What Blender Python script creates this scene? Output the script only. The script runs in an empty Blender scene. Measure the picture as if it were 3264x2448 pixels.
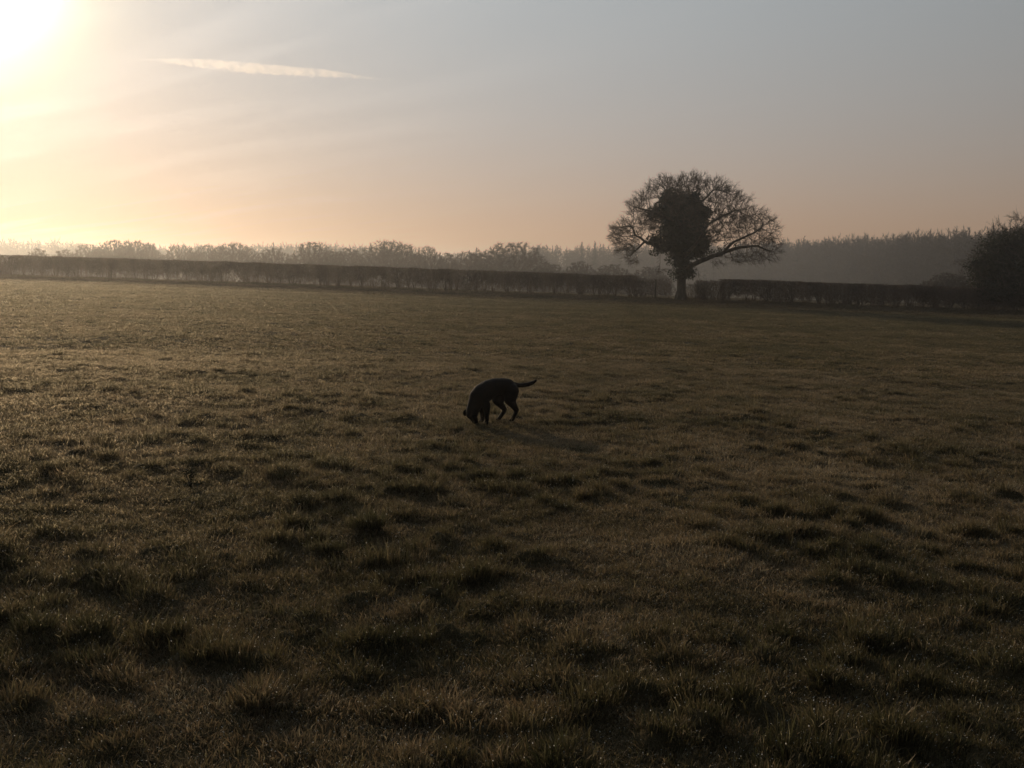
import bpy, bmesh, math, random
import numpy as np
from mathutils import Vector, Matrix

random.seed(7)
rng = np.random.default_rng(7)
scene = bpy.context.scene
C = scene.collection
R = math.radians

# ------------------------------------------------------------------ camera
EYE = 1.75
cam_d = bpy.data.cameras.new('camera')
cam_d.sensor_width = 36.0
cam_d.lens = 34.3
cam_d.clip_start = 0.05
cam_d.clip_end = 200000.0
cam = bpy.data.objects.new('camera', cam_d)
C.objects.link(cam)
cam.location = (0, 0, EYE)
cam.rotation_euler = (R(90 - 6.85), 0, 0)
scene.camera = cam

# ------------------------------------------------------------------ sun and sky
SUN_AZ, SUN_EL = -29.0, 15.2          # degrees; azimuth from +Y, positive to the right
S = Vector((math.sin(R(SUN_AZ)) * math.cos(R(SUN_EL)), math.cos(R(SUN_AZ)) * math.cos(R(SUN_EL)), math.sin(R(SUN_EL))))
sun_d = bpy.data.lights.new('sun', 'SUN')
sun_d.energy = 5.0
sun_d.angle = R(0.53)
sun_d.color = (1.0, 0.76, 0.50)
sun = bpy.data.objects.new('sun', sun_d)
C.objects.link(sun)
sun.rotation_euler = S.to_track_quat('Z', 'Y').to_euler()
sun.location = (-200, 350, 120)

world = bpy.data.worlds.new('World')
scene.world = world
world.use_nodes = True
wn = world.node_tree.nodes
wl = world.node_tree.links
wn.clear()


def N(tree, typ, **kw):
    n = tree.nodes.new(typ)
    for k, v in kw.items():
        setattr(n, k, v)
    return n


def math_node(tree, op, a, b=None, clamp=False):
    n = tree.nodes.new('ShaderNodeMath')
    n.operation = op
    n.use_clamp = clamp
    for i, v in enumerate((a, b)):
        if v is None:
            continue
        if isinstance(v, (int, float)):
            n.inputs[i].default_value = v
        else:
            tree.links.new(v, n.inputs[i])
    return n.outputs[0]


def mix_col(tree, fac, a, b, mode='MIX'):
    n = tree.nodes.new('ShaderNodeMix')
    n.data_type = 'RGBA'
    n.blend_type = mode
    for s, v in ((n.inputs[0], fac), (n.inputs[6], a), (n.inputs[7], b)):
        if isinstance(v, (int, float)):
            s.default_value = v
        elif isinstance(v, tuple):
            s.default_value = (*v, 1)[:4]
        else:
            tree.links.new(v, s)
    return n.outputs[2]


def build_world():
    t = world.node_tree
    out = N(t, 'ShaderNodeOutputWorld')
    sky = N(t, 'ShaderNodeTexSky', sky_type='NISHITA')
    sky.sun_disc = False
    sky.sun_elevation = R(SUN_EL)
    sky.sun_rotation = R(SUN_AZ)
    sky.altitude = 60
    sky.air_density = 1.0
    sky.dust_density = 2.2
    sky.ozone_density = 1.3
    tc = N(t, 'ShaderNodeTexCoord')
    d = tc.outputs['Generated']
    nrm = N(t, 'ShaderNodeVectorMath', operation='NORMALIZE')
    t.links.new(d, nrm.inputs[0])
    dn = nrm.outputs[0]
    dot = N(t, 'ShaderNodeVectorMath', operation='DOT_PRODUCT')
    t.links.new(dn, dot.inputs[0])
    dot.inputs[1].default_value = S
    cs = math_node(t, 'MAXIMUM', dot.outputs['Value'], 0.0)
    sep = N(t, 'ShaderNodeSeparateXYZ')
    t.links.new(dn, sep.inputs[0])
    el = math_node(t, 'MAXIMUM', sep.outputs['Z'], 0.0)
    # tint of the thin winter air: mutes the blue of the clear sky
    base = mix_col(t, 1.0, sky.outputs[0], SKY['tint'], 'MULTIPLY')
    bg0 = N(t, 'ShaderNodeBackground')
    t.links.new(base, bg0.inputs['Color'])
    bg0.inputs['Strength'].default_value = SKY['strength']
    # scatter of the whole dome and warm dust near the horizon, both fading away from the sun
    half = math_node(t, 'MULTIPLY', math_node(t, 'ADD', dot.outputs['Value'], 1.0), 0.5)
    hzs = []
    for fall, p, c in SKY['dome']:
        b = N(t, 'ShaderNodeBackground')
        b.inputs['Color'].default_value = (*c, 1)
        k = math_node(t, 'POWER', half, p)
        if fall:
            f = math_node(t, 'POWER', 2.71828, math_node(t, 'MULTIPLY', el, -abs(fall)))
            if fall < 0:
                f = math_node(t, 'SUBTRACT', 1.0, f)
            k = math_node(t, 'MULTIPLY', k, f)
        t.links.new(k, b.inputs['Strength'])
        hzs.append(b.outputs[0])
    # cirrus veil catching the sun, streaky
    mp = N(t, 'ShaderNodeMapping')
    proj = N(t, 'ShaderNodeVectorMath', operation='DIVIDE')
    comb = N(t, 'ShaderNodeCombineXYZ')
    zz = math_node(t, 'ADD', el, 0.06)
    for i in range(3):
        t.links.new(zz, comb.inputs[i])
    t.links.new(dn, proj.inputs[0])
    t.links.new(comb.outputs[0], proj.inputs[1])
    t.links.new(proj.outputs[0], mp.inputs['Vector'])
    mp.vector_type = 'TEXTURE'
    mp.inputs['Rotation'].default_value = (0, 0, R(142))
    mp.inputs['Scale'].default_value = (2.6, 0.45, 3.0)
    nz = N(t, 'ShaderNodeTexNoise')
    nz.inputs['Scale'].default_value = 1.1
    nz.inputs['Detail'].default_value = 7
    nz.inputs['Roughness'].default_value = 0.55
    nz.inputs['Distortion'].default_value = 0.6
    t.links.new(mp.outputs[0], nz.inputs['Vector'])
    cir = N(t, 'ShaderNodeMapRange')
    cir.inputs[1].default_value = 0.47
    cir.inputs[2].default_value = 0.78
    t.links.new(nz.outputs['Fac'], cir.inputs[0])
    # aureole of the sun through mist: several lobes
    glow = None
    for p, k, c in SKY['lobes']:
        b = N(t, 'ShaderNodeBackground')
        b.inputs['Color'].default_value = (*c, 1)
        s = math_node(t, 'MULTIPLY', math_node(t, 'POWER', cs, p), k)
        t.links.new(s, b.inputs['Strength'])
        if glow is None:
            glow = b.outputs[0]
        else:
            a = N(t, 'ShaderNodeAddShader')
            t.links.new(glow, a.inputs[0])
            t.links.new(b.outputs[0], a.inputs[1])
            glow = a.outputs[0]
    bc = N(t, 'ShaderNodeBackground')
    bc.inputs['Color'].default_value = (1.0, 0.86, 0.72, 1)
    s = math_node(t, 'ADD', math_node(t, 'MULTIPLY', math_node(t, 'POWER', cs, 22), SKY['cirrus']), 0.01)
    t.links.new(math_node(t, 'MULTIPLY', s, cir.outputs[0]), bc.inputs['Strength'])
    cur = bg0.outputs[0]
    for o in hzs + [glow, bc.outputs[0]]:
        a = N(t, 'ShaderNodeAddShader')
        t.links.new(cur, a.inputs[0])
        t.links.new(o, a.inputs[1])
        cur = a.outputs[0]
    t.links.new(cur, out.inputs['Surface'])


SKY = dict(tint=(0.25, 0.22, 0.22), strength=0.05,
           dome=((-8.0, 2.0, (0.0, 0.55, 1.02)), (0, 2.0, (1.06, 0.67, 0.30)), (12.0, 2.0, (0.42, 0.04, 0.02)), (6.0, 0.6, (0.09, 0.095, 0.055))),
           lobes=((300, 1.0, (2.6, 2.4, 0.9)), (800, 17.0, (1.0, 0.95, 0.80))),
           cirrus=0.7)
build_world()
try:
    world.cycles.sampling_method = 'MANUAL'
    world.cycles.sample_map_resolution = 1024
except Exception:
    pass

vs = scene.view_settings
vs.view_transform = 'Standard'
vs.look = 'None'
vs.gamma = 1
vs.use_curve_mapping = False
vs.exposure = -1.35

cy = scene.cycles
cy.use_denoising = True
try:
    cy.denoiser = 'OPENIMAGEDENOISE'
except Exception:
    pass
cy.max_bounces = 5
cy.diffuse_bounces = 2
cy.glossy_bounces = 1
cy.transmission_bounces = 3
cy.transparent_max_bounces = 8
cy.volume_bounces = 1
cy.sample_clamp_indirect = 4.0

# ------------------------------------------------------------------ numpy helpers


def _hash(ix, iy, seed):
    h = (ix * 374761393 + iy * 668265263 + seed * 974711) & 0xFFFFFFFF
    h = ((h ^ (h >> 13)) * 1274126177) & 0xFFFFFFFF
    h = (h ^ (h >> 16)) & 0xFFFFFFFF
    return h


def gnoise(x, y, seed=0):
    """gradient noise, roughly -0.7..0.7"""
    x = np.asarray(x, float)
    y = np.asarray(y, float)
    ix = np.floor(x).astype(np.int64)
    iy = np.floor(y).astype(np.int64)
    fx = x - ix
    fy = y - iy
    u = fx * fx * fx * (fx * (fx * 6 - 15) + 10)
    v = fy * fy * fy * (fy * (fy * 6 - 15) + 10)

    def g(a, b, dx, dy):
        ang = _hash(a, b, seed) / 4294967296.0 * 2 * np.pi
        return np.cos(ang) * dx + np.sin(ang) * dy
    n00 = g(ix, iy, fx, fy)
    n10 = g(ix + 1, iy, fx - 1, fy)
    n01 = g(ix, iy + 1, fx, fy - 1)
    n11 = g(ix + 1, iy + 1, fx - 1, fy - 1)
    return (n00 * (1 - u) + n10 * u) * (1 - v) + (n01 * (1 - u) + n11 * u) * v


def tussock(x, y):
    """0..1 : where the sward stands in tufts"""
    a = gnoise(x / 0.28, y / 0.20, 3) + 0.60 * gnoise(x / 0.14, y / 0.11, 4)
    gate = np.clip(gnoise(x / 1.6, y / 1.2, 11) * 1.4 + 0.85, 0.35, 1.3)
    # the meadow is rougher near the gate end and smoother farther down
    gate = gate * np.clip(1.15 - np.hypot(x, y) / 24.0, 0.42, 1.0)
    # the sward is shaped shorter here so the dog's cast shadow reads clearly
    gate = gate * (1 - 0.92 * np.exp(-((x - 0.45) / 1.15) ** 2 - ((y - 10.2) / 1.0) ** 2))
    big = np.clip(gnoise(x / 0.55, y / 0.38, 14) - 0.26, 0, 1) * 0.9
    return np.clip((a + 0.02) / 0.50, 0, 1) ** 1.3 * gate * 0.9 + big * gate


def ground_z(x, y):
    x = np.asarray(x, float)
    y = np.asarray(y, float)
    far = 1.0 / (1.0 + (np.maximum(y, 0) / 260.0) ** 2)
    z = -0.0372 * 90 * np.tanh(x / 90.0) * far - 0.0055 * 200 * np.tanh(y / 200.0)
    r = np.hypot(x, y)
    w = np.clip(1.3 - r / 90.0, 0, 1)
    z = z + w * (0.04 * gnoise(x / 2.3, y / 1.9, 1) + 0.05 * gnoise(x / 5.1, y / 4.4, 2)
                 + 0.035 * gnoise(x / 0.85, y / 0.75, 5) + 0.080 * tussock(x, y))
    # beyond the hedge the land dips into a shallow valley
    s_ = np.clip((y - 84) / 150.0, 0, 1)
    z = z - 5.2 * s_ * s_ * (3 - 2 * s_)
    # slight bank under the hedge
    hy = hedge_y(x)
    z = z + 0.10 * np.exp(-((y - hy) / 1.6) ** 2)
    return z


def hedge_y(x):
    return 71.5 - 0.105 * np.asarray(x, float)


def gz(x, y):
    return float(ground_z(np.array([x]), np.array([y]))[0])


def mesh_from(name, V, quads=None, tris=None, smooth=False):
    me = bpy.data.meshes.new(name)
    V = np.asarray(V, np.float32)
    nq = 0 if quads is None else len(quads)
    nt = 0 if tris is None else len(tris)
    me.vertices.add(len(V))
    me.vertices.foreach_set('co', V.ravel())
    loops = []
    if nq:
        loops.append(np.asarray(quads, np.int32).ravel())
    if nt:
        loops.append(np.asarray(tris, np.int32).ravel())
    L = np.concatenate(loops)
    me.loops.add(len(L))
    me.loops.foreach_set('vertex_index', L)
    me.polygons.add(nq + nt)
    st = np.concatenate([np.arange(nq) * 4, nq * 4 + np.arange(nt) * 3]).astype(np.int32)
    me.polygons.foreach_set('loop_start', st)
    me.polygons.foreach_set('use_smooth', np.full(nq + nt, smooth))
    me.update(calc_edges=True)
    return me


def link(name, me, mat=None, parent=None, loc=None):
    o = bpy.data.objects.new(name, me)
    C.objects.link(o)
    if mat is not None:
        me.materials.append(mat)
    if parent is not None:
        o.parent = parent
    if loc is not None:
        o.location = loc
    return o


def tag(o, label=None, category=None, group=None, kind=None):
    if label:
        o['label'] = label
    if category:
        o['category'] = category
    if group:
        o['group'] = group
    if kind:
        o['kind'] = kind
    return o


def empty(name, loc):
    o = bpy.data.objects.new(name, None)
    o.empty_display_size = 0.3
    o.location = loc
    C.objects.link(o)
    return o


def prisms(P0, P1, R0, R1, k=3):
    """open k-sided tapered prisms, one per segment -> (V, quads)"""
    P0 = np.asarray(P0, float)
    P1 = np.asarray(P1, float)
    n = len(P0)
    d = P1 - P0
    L = np.linalg.norm(d, axis=1, keepdims=True)
    d = d / np.maximum(L, 1e-9)
    ref = np.where(np.abs(d[:, 2:3]) > 0.9, np.array([[1.0, 0, 0]]), np.array([[0, 0, 1.0]]))
    a = np.cross(d, ref)
    a /= np.maximum(np.linalg.norm(a, axis=1, keepdims=True), 1e-9)
    b = np.cross(d, a)
    R0 = np.broadcast_to(np.asarray(R0, float), (n,))
    R1 = np.broadcast_to(np.asarray(R1, float), (n,))
    V = np.zeros((n, 2 * k, 3))
    for i in range(k):
        c, s = math.cos(2 * math.pi * i / k), math.sin(2 * math.pi * i / k)
        off = a * c + b * s
        V[:, i] = P0 + off * R0[:, None]
        V[:, k + i] = P1 + off * R1[:, None]
    base = (np.arange(n) * 2 * k)[:, None]
    Q = np.stack([np.concatenate([base + i, base + (i + 1) % k, base + k + (i + 1) % k, base + k + i], axis=1) for i in range(k)], axis=1)
    return V.reshape(-1, 3), Q.reshape(-1, 4)


def join_geo(parts):
    V, Q, o = [], [], 0
    for v, q in parts:
        V.append(v)
        Q.append(q + o)
        o += len(v)
    return np.concatenate(V), np.concatenate(Q)


def unit_rand(n, g=rng):
    v = g.normal(size=(n, 3))
    return v / np.linalg.norm(v, axis=1, keepdims=True)


# ------------------------------------------------------------------ materials
def new_mat(name):
    m = bpy.data.materials.new(name)
    m.use_nodes = True
    m.node_tree.nodes.clear()
    return m, m.node_tree


def noise_col(t, scale, c1, c2, coord='Object', detail=4, lo=0.35, hi=0.65, stretch=None):
    tc = N(t, 'ShaderNodeTexCoord')
    src = tc.outputs[coord]
    if stretch:
        mp = N(t, 'ShaderNodeMapping')
        mp.inputs['Scale'].default_value = stretch
        t.links.new(src, mp.inputs['Vector'])
        src = mp.outputs[0]
    nz = N(t, 'ShaderNodeTexNoise')
    nz.inputs['Scale'].default_value = scale
    nz.inputs['Detail'].default_value = detail
    t.links.new(src, nz.inputs['Vector'])
    mr = N(t, 'ShaderNodeMapRange')
    mr.inputs[1].default_value = lo
    mr.inputs[2].default_value = hi
    t.links.new(nz.outputs['Fac'], mr.inputs[0])
    return mix_col(t, mr.outputs[0], c1, c2), nz.outputs['Fac']


def mat_bark(name, c1, c2, scale=6.0):
    m, t = new_mat(name)
    out = N(t, 'ShaderNodeOutputMaterial')
    b = N(t, 'ShaderNodeBsdfPrincipled')
    col, f = noise_col(t, scale, c1, c2, stretch=(1, 1, 0.35))
    t.links.new(col, b.inputs['Base Color'])
    b.inputs['Roughness'].default_value = 0.85
    bp = N(t, 'ShaderNodeBump')
    bp.inputs['Strength'].default_value = 0.6
    bp.inputs['Distance'].default_value = 0.02
    t.links.new(f, bp.inputs['Height'])
    t.links.new(bp.outputs[0], b.inputs['Normal'])
    t.links.new(b.outputs[0], out.inputs['Surface'])
    return m


def mat_leafy(name, c1, c2, trans=0.35, scale=3.0, gloss=0.05):
    m, t = new_mat(name)
    out = N(t, 'ShaderNodeOutputMaterial')
    col, f = noise_col(t, scale, c1, c2)
    df = N(t, 'ShaderNodeBsdfDiffuse')
    tr = N(t, 'ShaderNodeBsdfTranslucent')
    gl = N(t, 'ShaderNodeBsdfGlossy')
    gl.inputs['Roughness'].default_value = 0.45
    t.links.new(col, df.inputs['Color'])
    t.links.new(col, tr.inputs['Color'])
    m1 = N(t, 'ShaderNodeMixShader')
    m1.inputs[0].default_value = trans
    t.links.new(df.outputs[0], m1.inputs[1])
    t.links.new(tr.outputs[0], m1.inputs[2])
    m2 = N(t, 'ShaderNodeMixShader')
    m2.inputs[0].default_value = gloss
    t.links.new(m1.outputs[0], m2.inputs[1])
    t.links.new(gl.outputs[0], m2.inputs[2])
    t.links.new(m2.outputs[0], out.inputs['Surface'])
    return m


def mat_grass(name, forward=0.40, trans=0.6, gain=0.94):
    """blade colour runs from green through olive to dead straw by the tuft's own tint;
    thin frosted blades pass part of the light on, spread about its own direction"""
    m, t = new_mat(name)
    out = N(t, 'ShaderNodeOutputMaterial')
    at = N(t, 'ShaderNodeAttribute')
    at.attribute_type = 'INSTANCER'
    at.attribute_name = 'tint'
    rp = N(t, 'ShaderNodeValToRGB')
    cr = rp.color_ramp
    cr.elements[0].position = 0.0
    cr.elements[0].color = (0.064 * gain, 0.068 * gain, 0.034 * gain, 1)
    cr.elements[1].position = 1.0
    cr.elements[1].color = (0.42 * gain, 0.37 * gain, 0.28 * gain, 1)
    e = cr.elements.new(0.35)
    e.color = (0.148 * gain, 0.131 * gain, 0.069 * gain, 1)
    e = cr.elements.new(0.65)
    e.color = (0.275 * gain, 0.215 * gain, 0.138 * gain, 1)
    t.links.new(at.outputs['Fac'], rp.inputs[0])
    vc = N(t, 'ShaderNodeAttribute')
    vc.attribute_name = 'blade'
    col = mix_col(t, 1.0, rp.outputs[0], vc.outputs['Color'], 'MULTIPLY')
    df = N(t, 'ShaderNodeBsdfDiffuse')
    tr = N(t, 'ShaderNodeBsdfTranslucent')
    rf = N(t, 'ShaderNodeBsdfRefraction')
    rf.inputs['Roughness'].default_value = 0.77
    rf.inputs['IOR'].default_value = 1.31
    t.links.new(col, df.inputs['Color'])
    t.links.new(col, tr.inputs['Color'])
    t.links.new(mix_col(t, 0.55, col, (0.85, 0.78, 0.62)), rf.inputs['Color'])
    gl = N(t, 'ShaderNodeBsdfGlossy')
    gl.inputs['Roughness'].default_value = 0.42
    gl.inputs['Color'].default_value = (.9, .8, .7, 1)
    cur = df.outputs[0]
    for f, sh in ((trans, tr), (forward, rf), (0.02, gl)):
        mx = N(t, 'ShaderNodeMixShader')
        mx.inputs[0].default_value = f
        t.links.new(cur, mx.inputs[1])
        t.links.new(sh.outputs[0], mx.inputs[2])
        cur = mx.outputs[0]
    t.links.new(cur, out.inputs['Surface'])
    return m


M_twig = mat_bark('twig', (0.075, 0.055, 0.04), (0.13, 0.10, 0.075), 2.0)
M_bark = mat_bark('oak_bark', (0.06, 0.048, 0.036), (0.12, 0.10, 0.075), 5.0)
M_hedge = mat_bark('hawthorn_twig', (0.07, 0.048, 0.036), (0.14, 0.095, 0.07), 1.2)
M_ivy = mat_leafy('ivy_leaf', (0.016, 0.024, 0.012), (0.035, 0.045, 0.02), 0.15, 1.5, 0.06)
M_bush = mat_leafy('bush_leaf', (0.02, 0.024, 0.012), (0.05, 0.048, 0.022), 0.25, 1.2, 0.03)
M_grass = mat_grass('grass_blade')
M_grass_coarse = mat_grass('grass_blade_coarse', forward=0.24, trans=0.6, gain=0.97)
M_rough = mat_grass('rough_grass_blade', forward=0.1, trans=0.35, gain=0.42)
M_frost_glint = mat_leafy('frost_glint', (0.8, 0.8, 0.78), (0.85, 0.84, 0.8), 0.5, 2.0, 0.05)  # white specks standing in for sun glints on dew and frost


def mat_ground():
    m, t = new_mat('meadow_soil')
    out = N(t, 'ShaderNodeOutputMaterial')
    b = N(t, 'ShaderNodeBsdfPrincipled')
    c1, f1 = noise_col(t, 0.25, (0.050, 0.046, 0.022), (0.085, 0.062, 0.034), detail=5)
    c2, f2 = noise_col(t, 9.0, (0.018, 0.016, 0.010), (0.070, 0.053, 0.032), detail=6)
    col = mix_col(t, 0.55, c1, c2)
    t.links.new(col, b.inputs['Base Color'])
    b.inputs['Roughness'].default_value = 1.0
    b.inputs['Specular IOR Level'].default_value = 0.05
    bp = N(t, 'ShaderNodeBump')
    bp.inputs['Strength'].default_value = 0.9
    bp.inputs['Distance'].default_value = 0.05
    t.links.new(f2, bp.inputs['Height'])
    t.links.new(bp.outputs[0], b.inputs['Normal'])
    t.links.new(b.outputs[0], out.inputs['Surface'])
    return m


# ------------------------------------------------------------------ ground
def build_ground():
    rr = [0.0]
    r = 0.6
    while r < 120:
        rr.append(r)
        r += max(0.042, r * 0.0062)
    while r < 3200:
        rr.append(r)
        r *= 1.09
    rr = np.array(rr[1:])
    th = np.concatenate([np.linspace(-42, 42, 520), np.linspace(42, 318, 60)[1:-1]])
    th = np.radians(th)
    nt = len(th)
    RR, TH = np.meshgrid(rr, th, indexing='ij')
    X = RR * np.sin(TH)
    Y = RR * np.cos(TH)
    Z = ground_z(X, Y)
    V = np.stack([X, Y, Z], -1).reshape(-1, 3)
    V = np.vstack([V, [[0, 0, gz(0, 0)]]])
    i, j = np.meshgrid(np.arange(len(rr) - 1), np.arange(nt), indexing='ij')
    jn = (j + 1) % nt
    Q = np.stack([i * nt + j, i * nt + jn, (i + 1) * nt + jn, (i + 1) * nt + j], -1).reshape(-1, 4)[:, ::-1]
    c = len(V) - 1
    jj = np.arange(nt)
    T = np.stack([np.full(nt, c), jj, (jj + 1) % nt], -1)[:, ::-1]
    me = mesh_from('ground', V, Q, T, smooth=True)
    o = link('ground', me, mat_ground())
    tag(o, 'gently sloping winter meadow of short frosty grass', kind='structure')


build_ground()


# ------------------------------------------------------------------ instancing node group
def proto(name, me, mats):
    for m in mats:
        me.materials.append(m)
    return bpy.data.objects.new(name, me)       # referenced by the node tree only


def scatter(name, pts, scale, rotz, tilt, pick, protos, tint=None):
    """one object whose geometry nodes put prototype meshes on its points"""
    me = bpy.data.meshes.new(name)
    n = len(pts)
    me.vertices.add(n)
    me.vertices.foreach_set('co', np.asarray(pts, np.float32).ravel())
    me.update()

    def attr(nm, typ, data, prop='value'):
        a = me.attributes.new(nm, typ, 'POINT')
        a.data.foreach_set(prop, np.asarray(data).ravel())
    attr('pick', 'INT', np.asarray(pick, np.int32))
    attr('scl', 'FLOAT_VECTOR', np.asarray(scale, np.float32), 'vector')
    rot = np.stack([tilt[:, 0], tilt[:, 1], rotz], -1)
    attr('rot', 'FLOAT_VECTOR', rot.astype(np.float32), 'vector')
    attr('tint', 'FLOAT', (np.zeros(n) if tint is None else tint).astype(np.float32))
    o = bpy.data.objects.new(name, me)
    C.objects.link(o)
    ng = bpy.data.node_groups.new(name + '_nodes', 'GeometryNodeTree')
    ng.interface.new_socket('Geometry', in_out='INPUT', socket_type='NodeSocketGeometry')
    ng.interface.new_socket('Geometry', in_out='OUTPUT', socket_type='NodeSocketGeometry')
    gi = ng.nodes.new('NodeGroupInput')
    go = ng.nodes.new('NodeGroupOutput')
    iop = ng.nodes.new('GeometryNodeInstanceOnPoints')
    iop.inputs['Pick Instance'].default_value = True
    jn = ng.nodes.new('GeometryNodeJoinGeometry')
    for p in reversed(protos):
        oi = ng.nodes.new('GeometryNodeObjectInfo')
        oi.inputs['Object'].default_value = p
        oi.inputs['As Instance'].default_value = True
        ng.links.new(oi.outputs['Geometry'], jn.inputs[0])

    def named(nm, typ):
        a = ng.nodes.new('GeometryNodeInputNamedAttribute')
        a.data_type = typ
        a.inputs['Name'].default_value = nm
        return a.outputs['Attribute']
    ng.links.new(gi.outputs[0], iop.inputs['Points'])
    ng.links.new(jn.outputs[0], iop.inputs['Instance'])
    ng.links.new(named('pick', 'INT'), iop.inputs['Instance Index'])
    ng.links.new(named('scl', 'FLOAT_VECTOR'), iop.inputs['Scale'])
    ng.links.new(named('rot', 'FLOAT_VECTOR'), iop.inputs['Rotation'])
    ng.links.new(iop.outputs[0], go.inputs[0])
    md = o.modifiers.new('scatter', 'NODES')
    md.node_group = ng
    return o


# ------------------------------------------------------------------ grass
def tuft_mesh(name, n, radius, hmin, hmax, w, lean, seed, frost_glint=3, spread_pow=0.6):
    g = np.random.default_rng(seed)
    V, T, COL, MI = [], [], [], []
    o = 0
    for i in range(n):
        a = g.uniform(0, 2 * np.pi)
        r = radius * g.uniform(0, 1) ** spread_pow
        base = np.array([r * np.cos(a), r * np.sin(a), -0.012])
        h = g.uniform(hmin, hmax)
        az = a + g.normal(0, 0.9)
        ln = h * lean * g.uniform(0.2, 1.2)
        d = np.array([np.cos(az), np.sin(az), 0])
        f = g.uniform(0, 2 * np.pi)
        s = np.array([np.cos(f), np.sin(f), 0]) * w * g.uniform(0.6, 1.3) / 2
        mid = base + d * ln * 0.32 + np.array([0, 0, h * 0.58])
        tip = base + d * ln + np.array([0, 0, h * g.uniform(0.78, 1.0)])
        V += [base - s, base + s, mid + s * 0.8, mid - s * 0.8, tip]
        T += [[o, o + 1, o + 2], [o, o + 2, o + 3], [o + 3, o + 2, o + 4]]
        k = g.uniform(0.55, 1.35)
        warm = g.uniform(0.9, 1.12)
        COL += [[k * .24, k * .24, k * .22, 1]] * 2 + [[k * warm, k, k * .95, 1]] * 2 + [[k * 1.25 * warm, k * 1.15, k * 1.05, 1]]  # roots coloured dark to deepen the shade inside the tuft
        MI += [0, 0, 0]
        o += 5
        if i < frost_glint:  # painted glint: a tiny white quad at the blade tip
            q = 0.0022
            u = unit_rand(1, g)[0] * q
            v = np.cross(u, unit_rand(1, g)[0])
            v = v / np.linalg.norm(v) * q
            V += [tip - u, tip + v, tip + u, tip - v]
            T += [[o, o + 1, o + 2], [o, o + 2, o + 3]]
            COL += [[1, 1, 1, 1]] * 4
            MI += [1, 1]
            o += 4
    me = mesh_from(name, np.array(V), None, np.array(T))
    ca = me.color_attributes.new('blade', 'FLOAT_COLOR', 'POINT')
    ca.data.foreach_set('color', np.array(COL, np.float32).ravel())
    me.polygons.foreach_set('material_index', np.array(MI, np.int32))
    return me


def sector_points(r0, r1, dens, half=36.0, seed=0):
    g = np.random.default_rng(seed)
    area = 0.5 * (r1 * r1 - r0 * r0) * R(2 * half)
    n = int(area * dens)
    r = np.sqrt(g.uniform(r0 * r0, r1 * r1, n))
    a = g.uniform(-R(half), R(half), n)
    return r * np.sin(a), r * np.cos(a)


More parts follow.
